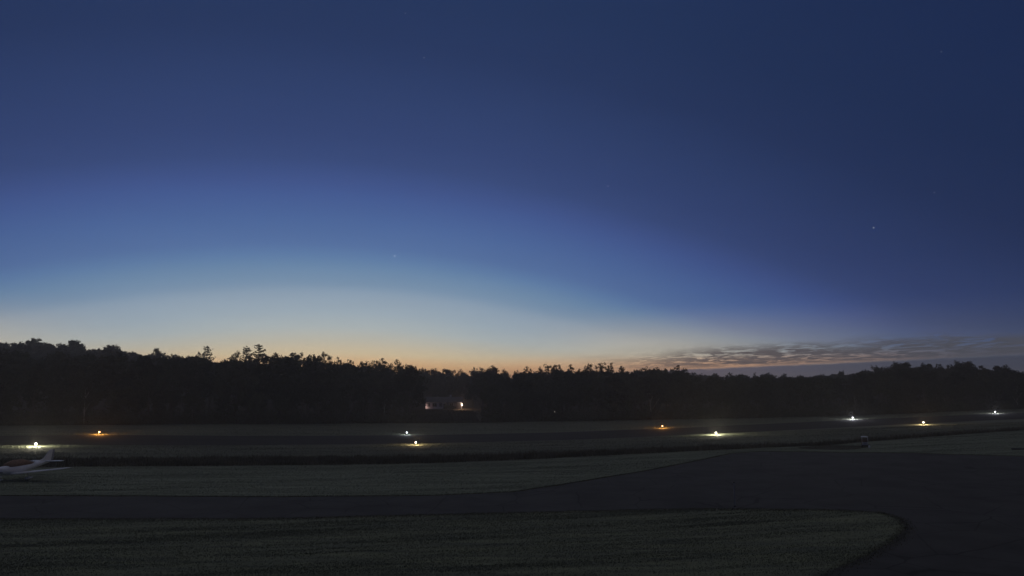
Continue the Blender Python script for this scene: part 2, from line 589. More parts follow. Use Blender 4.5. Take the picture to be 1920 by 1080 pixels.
# runway: both rows of edge lights lie on straight lines in plan
far_px = [(187, 812), (763, 813), (1242, 800), (1600, 785), (1868, 773)]
near_px = [(70, 835), (780, 832), (1342, 815), (1732, 794)]
FA, FB = np.array((-82.3, 146.0)), np.array((-23.1, 160.8))
NA, NB = np.array((-76.6, 118.0)), np.array((-17.5, 133.5))
def row_hit(a, b, px):
    d = cam_dir(px, 800)
    k = d.x / d.y
    e = b - a
    s = (k * a[1] - a[0]) / (e[0] - k * e[1])
    return a + e * s
fdir = (FB - FA) / np.linalg.norm(FB - FA)
nrm = np.array((-fdir[1], fdir[0]))           # towards the far side
fa, fb = FA - nrm * 1.6, FB - nrm * 1.6
na, nb = NA + nrm * 3.4, NB + nrm * 3.4
def at(a, b, t):
    e = (b - a) / np.linalg.norm(b - a)
    return tuple(a + e * t)
run_poly = [at(na, nb, t) for t in range(-260, 621, 20)] + [at(fa, fb, t) for t in range(620, -261, -20)]
drape('runway', run_poly, 4.0, 0.014, m_run)

# taxiway and apron, one continuous asphalt surface
top_px = wob([(-160, 930), (0, 930), (500, 932), (800, 930), (960, 923), (1050, 910), (1200, 885), (1300, 866), (1370, 851), (1430, 847), (1700, 850), (1920, 856), (2150, 862)], 0.6, 24)
bot_px = wob([(-160, 973), (0, 973), (480, 973), (900, 963), (1300, 954), (1560, 956), (1650, 961), (1685, 972), (1697, 988), (1680, 1010), (1630, 1040), (1560, 1070), (1500, 1095), (1440, 1130)], 0.8, 24)
top_w = polyline(top_px); bot_w = polyline(bot_px)
tl = top_w[0]; bl = bot_w[0]
ap_poly = [(tl[0] - 90, tl[1] - 2)] + top_w + [(120, 62), (120, -25), (10, -25)] + bot_w[::-1] + [(bl[0] - 90, bl[1] - 2)]
drape('apron', ap_poly, 3.0, 0.014, m_asph)

# middle lawn between the rough strip and the asphalt
ml_top = [(-160, 880), (0, 879), (160, 876), (480, 874), (800, 870), (960, 864), (1100, 857), (1300, 847), (1440, 840), (1560, 836), (1640, 828), (1800, 816), (1920, 807), (2100, 794)]
ml_top_w = polyline(wob(ml_top, 0.8, 24))
ml_poly = [(ml_top_w[0][0] - 60, ml_top_w[0][1] - 6)] + ml_top_w + [(top_w[-1][0] + 8, top_w[-1][1])] + [(x, y + 0.05) for x, y in top_w[::-1]] + [(tl[0] - 60, tl[1])]
drape('lawn', ml_poly, 3.0, 0.007, m_lawn)
# near lawn
nl_poly = [(bl[0] - 60, bl[1] - 1)] + [(x, y - 0.05) for x, y in bot_w] + [(8, 22), (8, 12), (-120, 12)]
drape('lawn', nl_poly, 3.0, 0.007, m_lawn2)

# field beyond the runway runs up to the wood; the yard below the house is brushy
EDGE_PX = [(-300, 799), (0, 799), (260, 797), (480, 796), (700, 794), (860, 794), (1000, 791), (1200, 788), (1400, 785), (1600, 780), (1750, 774), (1920, 767), (2250, 755)]
edge_w = polyline(EDGE_PX)
EWX = np.array([p[0] for p in edge_w]); EWY = np.array([p[1] for p in edge_w])
def edge_y(x):
    return np.interp(x, EWX, EWY)

ff = [(x, float(edge_y(x)) + 1.5) for x in np.linspace(-215, 245, 60)]
ff = ff + [(300, 460), (-290, 460)]
drape('forest_floor', ff, 7.0, 0.03, m_litter)

# ------------------------------------------------------------------ grass blades
def blades(poly, n, hmin, hmax, w, holes=(), dens=None, lean=0.35):
    P = np.asarray(poly)
    x0, y0 = P.min(0); x1, y1 = P.max(0)
    out = []
    need = n
    tries = 0
    while need > 0 and tries < 60:
        tries += 1
        k = max(4 * need, 20000)
        k = min(k, 600000)
        x = rng.uniform(x0, x1, k); y = rng.uniform(y0, y1, k)
        m = in_poly(P, x, y)
        for hl_ in holes:
            m &= ~in_poly(hl_, x, y)
        if dens is not None:
            m &= rng.uniform(0, 1, k) < dens(x, y)
        x, y = x[m][:need], y[m][:need]
        need -= len(x)
        out.append(np.stack([x, y], 1))
    xy = np.concatenate(out)
    k = len(xy)
    z = zt(xy[:, 0], xy[:, 1])
    a = rng.uniform(0, 2 * np.pi, k)
    ww = w * rng.uniform(0.6, 1.4, k)
    hh = rng.uniform(hmin, hmax, k)
    la = rng.uniform(0, 2 * np.pi, k); ll = hh * rng.uniform(0, lean * 2, k)
    T = np.zeros((k, 3, 3))
    T[:, 0] = np.stack([xy[:, 0] - np.cos(a) * ww, xy[:, 1] - np.sin(a) * ww, z - 0.02], 1)
    T[:, 1] = np.stack([xy[:, 0] + np.cos(a) * ww, xy[:, 1] + np.sin(a) * ww, z - 0.02], 1)
    T[:, 2] = np.stack([xy[:, 0] + np.cos(la) * ll, xy[:, 1] + np.sin(la) * ll, z + hh], 1)
    return T

def clip_view(poly, margin=8.0):
    return poly

_vn = np.random.default_rng(31).uniform(0, 1, (512, 512))
def vnoise(u, v):
    iu = np.floor(u).astype(int); iv = np.floor(v).astype(int)
    fu = u - iu; fv = v - iv
    fu = fu * fu * (3 - 2 * fu); fv = fv * fv * (3 - 2 * fv)
    g_ = lambda a, b: _vn[a % 512, b % 512]
    return (g_(iu, iv) * (1 - fu) + g_(iu + 1, iv) * fu) * (1 - fv) + (g_(iu, iv + 1) * (1 - fu) + g_(iu + 1, iv + 1) * fu) * fv
def streak(x, y):      # mower swaths: long low uneven ridges along the runway direction
    u = -fdir[1] * x + fdir[0] * y + 0.25 * np.sin(x * 0.11)
    v = fdir[0] * x + fdir[1] * y
    a = vnoise(u * 1.6, v * 0.10)
    b = vnoise(u * 0.55 + 40, v * 0.05 + 9)
    c = vnoise(u * 3.6 + 90, v * 0.30)
    return np.clip(0.06 + 1.5 * (a * 0.45 + b * 0.3 + c * 0.25) ** 2.2, 0, 1)

nl_view = polyline([(-100, 1100), (-100, 974), (480, 974), (900, 964), (1300, 955), (1560, 957), (1650, 962), (1684, 973), (1696, 988), (1679, 1010), (1629, 1040), (1559, 1070), (1490, 1100)])
ml_view = polyline([(-100, 929), (-100, 879), (160, 876), (480, 874), (800, 870), (960, 864), (1100, 857), (1300, 847), (1440, 840), (1560, 836), (1640, 828), (1800, 816), (1920, 807), (2020, 800), (2020, 858), (1920, 855), (1700, 849), (1430, 846), (1370, 850), (1300, 865), (1200, 884), (1050, 909), (960, 922), (800, 929), (500, 931)])
T = blades(nl_view, 190000, 0.03, 0.085, 0.030, dens=streak)
o = link('mown_grass', tri_mesh('mown_grass', T), m_blade); o['kind'] = 'stuff'
T = blades(ml_view, 200000, 0.03, 0.085, 0.036, dens=streak)
o = link('mown_grass', tri_mesh('mown_grass', T), m_blade2); o['kind'] = 'stuff'
# unmown fringe along the asphalt edges
fr = []
def fringe(line, n, spread, side, hmin, hmax, w=0.03):
    L = np.asarray(line)
    seg = np.linalg.norm(np.diff(L, axis=0), axis=1); cum = np.concatenate([[0], np.cumsum(seg)])
    s = rng.uniform(0, cum[-1], n)
    x = np.interp(s, cum, L[:, 0]); y = np.interp(s, cum, L[:, 1])
    off = np.abs(rng.normal(0, spread, n)) * side + rng.normal(0, 0.03, n)
    y = y + off
    x = x + rng.normal(0, spread * 0.5, n)
    z = zt(x, y)
    a = rng.uniform(0, 2 * np.pi, n); hh = rng.uniform(hmin, hmax, n)
    T = np.zeros((n, 3, 3))
    T[:, 0] = np.stack([x - np.cos(a) * w, y - np.sin(a) * w, z - 0.01], 1)
    T[:, 1] = np.stack([x + np.cos(a) * w, y + np.sin(a) * w, z - 0.01], 1)
    T[:, 2] = np.stack([x + rng.normal(0, 0.06, n), y + rng.normal(0, 0.06, n), z + hh], 1)
    return T
fr.append(fringe(bot_w, 11000, 0.5, -1, 0.04, 0.12))
fr.append(fringe(top_w, 16000, 0.12, 1, 0.05, 0.16))
fr.append(fringe(bot_w, 5000, 0.3, 1, 0.03, 0.09))
T = np.concatenate(fr)
o = link('verge_grass', tri_mesh('verge_grass', T), m_verge); o['kind'] = 'stuff'
# the strip of tall rough grass
rs_up = [(-60, 866), (160, 863), (480, 859), (700, 859), (900, 855), (1100, 848), (1300, 840), (1440, 835), (1560, 831), (1640, 824), (1800, 812.5), (1980, 800)]
rs_lo = [(1980, 802.6), (1800, 815), (1640, 827), (1560, 834.5), (1440, 839.5), (1300, 846), (1100, 856), (960, 863), (800, 869), (480, 873), (160, 875), (-60, 878)]
rs_poly = polyline(rs_up + rs_lo)
clump = lambda x, y: 0.15 + 0.85 * (0.5 + 0.5 * np.sin(x * 0.41 + 1.7 * np.sin(y * 0.6 + x * 0.13))) * (0.5 + 0.5 * np.sin(x * 1.13 + y * 0.7))
T = np.concatenate([blades(rs_poly, 42000, 0.18, 0.55, 0.045), blades(rs_poly, 12000, 0.4, 0.95, 0.05, dens=clump)])
o = link('rough_grass', tri_mesh('rough_grass', T), m_rough); o['kind'] = 'stuff'
# scattered grass round the runway lights, so that their pools of light show blades
inf = polyline([(-60, 864), (480, 857), (900, 852), (1300, 838), (1640, 822), (1960, 798), (1960, 789), (1600, 803), (1300, 815), (900, 830), (480, 834), (-60, 836)])
T = blades(inf, 90000, 0.04, 0.13, 0.05, dens=streak)
inf2 = [at(fa, fb, t) for t in range(-60, 330, 10)] + [(p[0], p[1] - 2) for p in [(x, float(edge_y(x))) for x in np.linspace(200, -150, 30)]]
T2 = blades(inf2, 50000, 0.06, 0.2, 0.06, dens=streak)
o = link('infield_grass', tri_mesh('infield_grass', np.concatenate([T, T2])), m_blade); o['kind'] = 'stuff'

# ------------------------------------------------------------------ trees
def leaf_tris(centers, radii, per, size, flat=1.0):
    """leaf sprays scattered round cluster centres"""
    k = len(centers)
    c = np.repeat(centers, per, 0); rr = np.repeat(radii, per)
    d = rng.normal(0, 1, (k * per, 3)); d /= np.linalg.norm(d, axis=1)[:, None]
    d *= (rng.uniform(0, 1, k * per) ** 0.45 * rr)[:, None]
    d[:, 2] *= flat
    p = c + d
    n = len(p)
    a = rng.normal(0, 1, (n, 3)); a /= np.linalg.norm(a, axis=1)[:, None]
    b = rng.normal(0, 1, (n, 3)); b -= a * (a * b).sum(1)[:, None]; b /= np.linalg.norm(b, axis=1)[:, None]
    s = size * rng.uniform(0.55, 1.35, n)[:, None]
    T = np.zeros((n, 3, 3))
    T[:, 0] = p + a * s
    T[:, 1] = p - a * s * 0.55 + b * s * 0.6
    T[:, 2] = p - a * s * 0.55 - b * s * 0.6
    return T

def make_deciduous(seed, Hh, Rr, base, ncl, crad, per, size, vase=0.0):
    """unit built at real size; crown between base*H and H"""
    global rng
    rng = np.random.default_rng(seed); rnd = random.Random(seed)
    cz = (base * Hh + Hh) / 2; hz = (Hh - base * Hh) / 2
    # a few big limbs each carry a lobe of the crown, so the outline is uneven
    lobes = []
    nl = rnd.randint(5, 8)
    for i in range(nl):
        a = 2 * math.pi * i / nl + rnd.uniform(-.4, .4)
        u = rnd.uniform(-0.55, 0.75)
        rr = Rr * rnd.uniform(0.35, 0.7) * (1 + vase * u)
        lobes.append((math.cos(a) * rr, math.sin(a) * rr, cz + u * hz * 0.8, rnd.uniform(0.36, 0.55)))
    lobes.append((rnd.uniform(-.15, .15) * Rr, rnd.uniform(-.15, .15) * Rr, cz + hz * 0.62, 0.42))
    cents = []
    while len(cents) < ncl:
        L = rnd.choice(lobes)
        d = Vector((rnd.gauss(0, 1), rnd.gauss(0, 1), rnd.gauss(0, 1))).normalized() * (rnd.random() ** 0.4)
        p = Vector((L[0] + d.x * Rr * L[3], L[1] + d.y * Rr * L[3], L[2] + d.z * hz * L[3] * 1.1))
        if (p.x * p.x + p.y * p.y) / (Rr * 1.12) ** 2 + ((p.z + crad * 0.5 - cz) / hz) ** 2 > 1.0 and p.z > cz:
            continue
        if p.z > Hh - crad * 0.6 or p.z < base * Hh:
            continue
        cents.append((p.x, p.y, p.z))
    C = np.array(cents)
    rad = crad * rng.uniform(0.55, 1.25, len(C))
    T = leaf_tris(C, rad, per, size, 0.8)
    T[:, :, 2] = np.minimum(T[:, :, 2], Hh)
    T[:, :, 2] *= 1.0
    crown = tri_mesh('crown', T)
    crown.materials.append(m_leaf)
    tr = MB()
    r0 = 0.018 * Hh
    top = (rnd.uniform(-.4, .4), rnd.uniform(-.4, .4), Hh * 0.82)
    tr.tube([(0, 0, -0.4), (0.03, 0.02, Hh * 0.12), (top[0] * .5, top[1] * .5, Hh * 0.45), top], [r0 * 1.35, r0, r0 * 0.7, r0 * 0.15], 7)
    for L in lobes[:-1]:
        z0 = max(base * Hh * 0.7, L[2] - Rr * 0.9)
        f = min(1, z0 / (Hh * 0.82))
        tr.tube([(top[0] * f * .8, top[1] * f * .8, z0), (L[0] * .5, L[1] * .5, (z0 + L[2]) / 2 + 0.2), (L[0], L[1], L[2])], [r0 * .45, r0 * .3, r0 * .12], 5)
    idx = rng.choice(len(C), min(len(C), 24), replace=False)
    for i in idx:
        L = min(lobes, key=lambda l: (l[0] - C[i][0]) ** 2 + (l[1] - C[i][1]) ** 2 + (l[2] - C[i][2]) ** 2)
        tr.tube([(L[0], L[1], L[2]), tuple(C[i])], [r0 * .12, r0 * .05], 4, False)
    trunk = tr.mesh('trunk')
    trunk.materials.append(m_bark)
    return crown, trunk, Hh

def make_pine(seed, Hh, Rr, base):
    global rng
    rng = np.random.default_rng(seed); rnd = random.Random(seed)
    tr = MB()
    r0 = 0.014 * Hh
    tr.tube([(0, 0, -0.4), (0, 0, Hh * .5), (rnd.uniform(-.2, .2), 0, Hh * 0.98)], [r0 * 1.3, r0 * .8, r0 * .12], 7)
    cents = []; rad = []
    z = base * Hh
    while z < Hh * 0.97:
        f = (z - base * Hh) / (Hh - base * Hh)
        ln = Rr * (1 - f) ** 0.75 * (0.55 + 0.45 * min(1, f * 4)) + 0.35
        nb = rnd.randint(4, 6)
        a0 = rnd.uniform(0, 6.28)
        for i in range(nb):
            if rnd.random() < 0.14:
                continue
            a = a0 + 6.28 * i / nb + rnd.uniform(-.3, .3)
            l = ln * rnd.uniform(0.6, 1.25)
            up = l * rnd.uniform(0.2, 0.6)
            tip = (math.cos(a) * l, math.sin(a) * l, z + up)
            tr.tube([(0, 0, z), (tip[0] * .6, tip[1] * .6, z + up * .35), tip], [r0 * .3 * (1 - f * .6), r0 * .18, r0 * .06], 4, False)
            k = max(3, int(l / 0.36))
            for j in range(k):
                t = 0.35 + 0.68 * (j + rnd.random()) / k
                cents.append((tip[0] * t + rnd.gauss(0, .12), tip[1] * t + rnd.gauss(0, .12), z + up * (t ** 1.6) + rnd.gauss(0.08, .1)))
                rad.append(0.2 + 0.2 * (1 - t))
        z += rnd.uniform(0.75, 1.25) * (1 - 0.35 * f)
    cents.append((0, 0, Hh * .985)); rad.append(0.25)
    T = leaf_tris(np.array(cents), np.array(rad), 11, 0.2, 0.7)
    crown = tri_mesh('crown', T); crown.materials.append(m_needle)
    trunk = tr.mesh('trunk'); trunk.materials.append(m_bark)
    return crown, trunk, Hh

KINDS = {
    'oak': [make_deciduous(101 + i, 16, 6.0, 0.16, 130, 1.1, 36, 0.36) for i in range(4)],
    'ash': [make_deciduous(201 + i, 17, 4.0, 0.24, 190, 0.62, 24, 0.23, 0.25) for i in range(5)],
    'aspen': [make_deciduous(301 + i, 17, 2.6, 0.2, 130, 0.5, 22, 0.22) for i in range(4)],
    'round': [make_deciduous(401 + i, 15, 5.0, 0.08, 150, 1.1, 34, 0.38, -0.2) for i in range(3)],
    'pine': [make_pine(501 + i, 22, 4.2, 0.30) for i in range(3)],
}
rng = np.random.default_rng(11)
NAMES = {'oak': 'broadleaf_tree', 'ash': 'broadleaf_tree', 'aspen': 'slender_tree', 'round': 'round_crowned_tree', 'pine': 'pine_tree'}
tree_rnd = random.Random(3)
pale_trunks = {}

def plant(kind, x, y, height, label, group=None, width=1.0, pale=False, variant=None):
    lst = KINDS[kind]
    crown, trunk, H0 = lst[variant % len(lst)] if variant is not None else tree_rnd.choice(lst)
    s = height / H0
    t = thing(NAMES[kind], label, 'tree', on_ground(x, y, -0.1), tree_rnd.uniform(0, 6.28), group)
    sxy = width * s
    t.scale = (sxy, sxy, s)
    COL_o = bpy.data.objects.new('crown', crown); COL.objects.link(COL_o); COL_o.parent = t
    if pale:
        if trunk.name not in pale_trunks:
            tm = trunk.copy(); tm.materials.clear(); tm.materials.append(m_pale); pale_trunks[trunk.name] = tm
        trunk = pale_trunks[trunk.name]
    o2 = bpy.data.objects.new('trunk', trunk); COL.objects.link(o2); o2.parent = t
    return t

def top_height(px, py, y):
    """(x, ground-to-top height) of something at depth y whose top shows at px,py"""
    d = cam_dir(px, py)
    s = y / d.y
    x = d.x * s
    return x, CAM_Z + d.z * s - float(zt(x, y))

SKY = [(-400, 640), (0, 640), (40, 637), (70, 640), (100, 643), (139, 640), (165, 654), (200, 648), (240, 658), (292, 660), (350, 663), (420, 664), (450, 660), (480, 656), (530, 659), (580, 660), (620, 664),
       (660, 674), (740, 676), (790, 688), (840, 690), (900, 688), (960, 693), (1010, 692), (1040, 686), (1090, 690), (1160, 688), (1220, 688), (1280, 688), (1310, 699), (1400, 699), (1500, 703),
       (1580, 698), (1640, 690), (1700, 684), (1740, 684), (1800, 682), (1850, 688), (1920, 694), (2000, 696), (2400, 690)]
SKX = np.array([p[0] for p in SKY]); SKYY = np.array([p[1] for p in SKY])

# skyline trees: (photo x, photo y of the top, kind, depth, width factor, label or None)
skyline = [
    (70, 632, 'round', 372, 1.05, 'wide domed tree on the hill, the leftmost big crown on the skyline'),
    (139, 634, 'round', 366, .75, 'round hilltop tree standing highest on the hill skyline'),
    (213, 641, 'round', 356, .9, 'lumpy hilltop tree beside the notch, above the orange runway light at left'),
    (292, 650, 'round', 345, .5, 'small solitary dome of a tree between the hill crowns and the ragged pine'),
    (389, 647, 'pine', 300, 1.1, 'lone ragged pine, leftmost of the pines on the skyline'),
    (372, 655, 'ash', 295, .8, 'shorter ragged tree leaning against the lone left pine'),
    (463, 647, 'pine', 262, 1.05, 'blunt pine just left of the star-shaped spiky pine'),
    (486, 644, 'pine', 258, 1.2, 'tallest spiky pine on the skyline with star-shaped branch tips'),
    (446, 656, 'ash', 262, .7, None), (520, 658, 'ash', 250, .9, None), (545, 656, 'ash', 248, 1.0, None), (559, 655, 'aspen', 246, 1.2, None), (580, 659, 'oak', 246, .7, None),
    (609, 658, 'ash', 244, .95, 'feathery tree standing above its neighbours right of the tall pines'),
    (635, 668, 'aspen', 244, .8, None), (656, 669, 'ash', 243, .8, None), (680, 671, 'ash', 242, .9, None), (703, 672, 'ash', 242, .8, None), (718, 670, 'aspen', 242, 1.1, None), (741, 671, 'ash', 244, .75, None),
    (768, 677, 'round', 246, .62, 'compact rounded tree standing alone on the skyline up and left of the house'),
    (792, 687, 'oak', 330, .6, None), (812, 688, 'oak', 335, .7, None), (838, 687, 'round', 340, .9, 'low domed tree on the skyline straight above the lit house'),
    (866, 690, 'ash', 335, .7, None), (888, 685, 'ash', 332, .8, None), (903, 684, 'ash', 330, .8, None), (924, 683, 'oak', 245, .55, None), (945, 690, 'ash', 244, .7, None),
    (985, 684, 'ash', 238, .7, 'small leafy top on the skyline right of the house, before the feathery pair'), (966, 690, 'ash', 240, .7, None),
    (1030, 677, 'ash', 236, .95, 'feathery open-crowned tree, left one of the pair at mid skyline'), (1045, 680, 'ash', 238, .8, 'feathery open-crowned tree, right one of the pair at mid skyline'),
    (1012, 686, 'ash', 238, .7, None), (1070, 682, 'aspen', 236, 1.0, None), (1086, 690, 'oak', 238, .5, None),
    (1101, 676, 'oak', 236, .55, 'dense peaked tree above the start of the cloud bank'), (1127, 677, 'aspen', 236, 1.1, 'slim tree with a forked top under the cloud bank, left one of two'), (1145, 679, 'aspen', 236, 1.0, 'slim tree with a blunt top under the cloud bank, right one of two'),
    (1168, 681, 'aspen', 236, .9, None), (1188, 689, 'ash', 236, .7, None), (1206, 682, 'ash', 234, .7, None), (1225, 685, 'oak', 234, .7, None), (1248, 689, 'ash', 236, .7, None), (1272, 682, 'ash', 232, .85, 'bristly tree on the skyline where the taller wood drops towards the right'), (1288, 687, 'ash', 232, .7, None),
    (1312, 696, 'ash', 260, .7, None), (1340, 697, 'ash', 262, .7, None), (1369, 695, 'aspen', 264, .8, None), (1390, 698, 'oak', 265, .6, None), (1414, 695, 'ash', 268, .6, None), (1440, 697, 'oak', 280, .7, None), (1468, 697, 'oak', 290, .7, None),
    (1500, 701, 'oak', 300, .7, None), (1540, 699, 'oak', 300, .7, None), (1577, 693, 'oak', 300, .5, 'small hump of a tree alone in the low right-hand dip of the skyline'), (1600, 697, 'oak', 295, .6, None),
    (1622, 690, 'oak', 270, .6, None), (1645, 682, 'oak', 262, .62, 'rounded tree on the left shoulder of the big flat-topped crown'),
    (1690, 676, 'oak', 258, 1.15, 'broad flat-topped crown, leftmost of the big trees above the cart'), (1672, 679, 'oak', 262, .8, None),
    (1733, 677, 'oak', 250, .8, 'big round crown between the flat-topped one and the tallest broad one'), (1759, 679, 'ash', 250, .7, None),
    (1806, 674, 'oak', 246, 1.15, 'tallest broad crown of the big trees at right, peaked in the middle'), (1786, 679, 'oak', 250, .8, None), (1828, 681, 'oak', 250, .8, None),
    (1852, 686, 'ash', 245, .6, None), (1876, 682, 'oak', 242, 1.0, 'last broad crown before the right edge of the picture'), (1905, 690, 'oak', 240, .8, None), (1945, 692, 'oak', 240, .9, None),
]
for i, (px, py, kind, dep, wd, lab) in enumerate(skyline):
    x, hgt = top_height(px, py, dep)
    if lab is None:
        if px < 660:
            lab, grp = 'leafy treetop in the feathery stretch of skyline round the tall pines', 'feathery treetops near the pines'
        elif px < 780:
            lab, grp = 'leafy treetop in the ragged skyline row left of the compact rounded tree', 'ragged treetops left of the house'
        elif px < 960:
            lab, grp = 'low leafy treetop on the skyline close above the lit house', 'treetops above the house'
        elif px < 1300:
            lab, grp = 'leafy treetop in the jagged skyline under the left end of the cloud bank', 'jagged treetops under the clouds'
        elif px < 1630:
            lab, grp = 'low leafy treetop in the sunken skyline against the slate-blue cloud', 'low treetops under the slate cloud'
        else:
            lab, grp = 'lesser leafy tree filling in between the big rounded crowns at right', 'lesser trees between the big crowns'
    else:
        grp = 'trees that stand out on the skyline'
    plant(kind, x, dep, max(6.0, hgt), lab, grp, width=wd * (1.0 if kind != 'pine' else 1.0), variant=i)

# the body of the wood: staggered rows behind its front edge
def sector(px):
    if px < 330:
        return 'dark leafy tree in the wood at the foot of the hill on the left', 'trees at the foot of the hill'
    if px < 800:
        return 'dark leafy tree in the wood between the pines and the house', 'trees between the pines and the house'
    if px < 905:
        return 'dark leafy tree in the wood directly behind the house', 'trees behind the house'
    if px < 1300:
        return 'dark leafy tree in the tall wood right of the house', 'trees right of the house'
    if px < 1630:
        return 'dark leafy tree in the wood below the low dip of the skyline', 'trees below the skyline dip'
    return 'dark leafy tree in the wood under the big rounded crowns', 'trees under the big crowns'
count = 0
for row, (off, gap, hlo, hhi) in enumerate(((4, 6.0, 8.5, 13.5), (11, 6.4, 11, 17), (21, 6.8, 13, 21), (38, 8.5, 14, 22))):
    x = -205.0 + row * 2.3
    while x < 235:
        xx = x + tree_rnd.uniform(-1.6, 1.6)
        yy = float(edge_y(xx)) + off + tree_rnd.uniform(-2.5, 2.5) + (0 if row else abs(tree_rnd.gauss(0, 1.5)))
        x += gap
        px = 960 + F * xx / yy
        if 776 - tree_rnd.uniform(-8, 10) < px < 900 + tree_rnd.uniform(-18, 16) and yy < 318:
            continue
        if px < -170 or px > 2090:
            continue
        lim = float(np.interp(px, SKX, SKYY)) + tree_rnd.uniform(0.5, 6)
        _, hmax = top_height(px, lim, yy)
        h_ = min(tree_rnd.uniform(hlo, hhi) * (1.3 if px < 720 and row else 1.0), hmax)
        if h_ < 5:
            continue
        lab, grp = sector(px)
        kind = tree_rnd.choice(('oak', 'round', 'round', 'ash') if row < 2 else ('oak', 'oak', 'ash', 'round', 'aspen'))
        plant(kind, xx, yy, h_, lab, grp, width=tree_rnd.uniform(0.75, 1.1), pale=(row == 0 and tree_rnd.random() < 0.18))
        count += 1
# behind the house
for px, dep, hh in ((785, 322, 11), (800, 332, 12), (818, 326, 11.5), (836, 330, 12), (852, 324, 11), (870, 328, 12), (888, 320, 11.5), (905, 318, 11), (780, 306, 11), (912, 300, 11), (774, 292, 10), (922, 285, 11)):
    lim = float(np.interp(px, SKX, SKYY)) + tree_rnd.uniform(3, 9)
    x, hmax = top_height(px, lim, dep)
    plant(tree_rnd.choice(('oak', 'round', 'ash')), x, dep, min(hh + 2, hmax), 'dark leafy tree in the wood directly behind the house', 'trees behind the house', width=0.95)
    count += 1

# far wood on the rising land behind: reads as one mass
def far_wood():
    global rng
    rng = np.random.default_rng(77)
    Ts = []
    rr = random.Random(5)
    for k in range(900):
        dep = rr.uniform(300, 430)
        px = rr.uniform(-260, 2200)
        if dep < 345 and 770 < px < 915:
            continue
        d = cam_dir(px, 700)
        x = d.x / d.y * dep
        lim = float(np.interp(px, SKX, SKYY)) + abs(rr.gauss(0, 2.5)) + (-1.5 if px < 380 else 3.5)
        _, hmax = top_height(px, lim, dep)
        hh = min(rr.uniform(14, 26) if px < 400 else rr.uniform(10, 19), hmax)
        if hh < 3:
            continue
        z0 = float(zt(x, dep))
        n = 16
        u = rng.normal(0, 1, (n, 3)); u /= np.linalg.norm(u, axis=1)[:, None]
        u *= (rng.uniform(0, 1, n) ** 0.4)[:, None]
        w = hh * rr.uniform(0.28, 0.42)
        C = np.stack([x + u[:, 0] * w, dep + u[:, 1] * w, z0 + hh * 0.55 + u[:, 2] * hh * 0.36], 1)
        Ts.append(leaf_tris(C, rng.uniform(1.1, 1.9, n), 34, 0.72, 0.85))
    T = np.concatenate(Ts)
    return T
o = link('far_wood', tri_mesh('far_wood', far_wood()), m_leaf); o['kind'] = 'stuff'

# undergrowth along the front of the wood, and brush on the slope below the house
def undergrowth():
    global rng
    rng = np.random.default_rng(99)
    n = 2600
    x = rng.uniform(-190, 220, n)
    y = edge_y(x) + 1.2 + np.abs(rng.normal(0, 2.2, n))
    px = 960 + F * x / y
    low_ = (px > 785) & (px < 905)
    h = rng.uniform(0.5, 3.6, n) * np.where(low_, 0.12, 1)
    C = np.stack([x, y, zt(x, y) + h * 0.55], 1)
    T1 = leaf_tris(C, h * 0.75, 34, 0.26, 0.8)
    n2 = 900
    x = rng.uniform(-190, 220, n2); y = edge_y(x) + rng.uniform(6, 55, n2)
    px = 960 + F * x / y
    k = ~((px > 785) & (px < 905))
    x, y = x[k], y[k]
    h = rng.uniform(1.0, 4.0, len(x))
    T2 = leaf_tris(np.stack([x, y, zt(x, y) + h * 0.5], 1), h * 0.7, 30, 0.36, 0.9)
    return np.concatenate([T1, T2])
o = link('undergrowth', tri_mesh('undergrowth', undergrowth()), m_leaf); o['kind'] = 'stuff'
rng = np.random.default_rng(12)

# ------------------------------------------------------------------ house in the clearing
HX, HY = -28.0, 300.0
d = cam_dir(833, 763); HX = d.x / d.y * HY
HZ0 = float(zt(HX, HY))
brush_poly = [(HX - 13, HY - 11), (HX + 4, HY - 11), (HX + 6, HY - 20), (HX + 13, HY - 22)] + [(x, float(edge_y(x)) + 2) for x in np.linspace(-9, -31, 8)]
T = np.concatenate([blades(brush_poly, 26000, 0.08, 0.28, 0.07), leaf_tris(np.array([on_ground(a, b, 0.3) for a, b in [(random.uniform(-35, -12), random.uniform(226, 280)) for _ in range(260)]]), np.full(260, 0.42), 22, 0.16, 0.7)])
o = link('brush', tri_mesh('brush', T), m_brush); o['kind'] = 'stuff'
dr = drape('driveway', [(HX + 5.4, HY - 5.2), (HX + 13.5, HY - 5.5), (HX + 13.5, HY + 3), (HX + 7.3, HY + 3)], 2.0, 0.014, m_gravel)

house = thing('house', 'low white house in the clearing of the wood with its outdoor lamp on', 'house', (HX, HY, HZ0))
hw, hd, wh = 7.1, 4.0, 2.75
MB().box((-3.0, 0, wh / 2), (8.2, 2 * hd, wh)).build('wall', m_siding, house)
MB().box((7.35, -hd + 1.1, 1.8), (0.55, 0.3, 0.3)).build('lamp_bracket', m_dark, house)
MB().box((4.1, 0.25, wh / 2), (5.98, 2 * hd - 0.5, wh)).build('wall', m_siding2, house)['label'] = 'slate-blue right-hand wall of the house'
rf = MB()
rh = 2.0; e = 0.45
rf.add([(-hw - e, -hd - e, wh + .02), (hw + e, -hd - e, wh + .02), (hw + e, hd + e, wh + .02), (-hw - e, hd + e, wh + .02), (-hw - e, 0, wh + rh), (hw + e, 0, wh + rh)],
       [(0, 1, 5, 4), (2, 3, 4, 5), (0, 4, 3), (1, 2, 5), (3, 2, 1, 0)])
roof = rf.build('roof', m_roof, house)
MB().box((2.5, 1.0, wh + rh * 0.75 + 0.6), (0.7, 0.7, 1.5)).build('chimney', m_grey, roof)
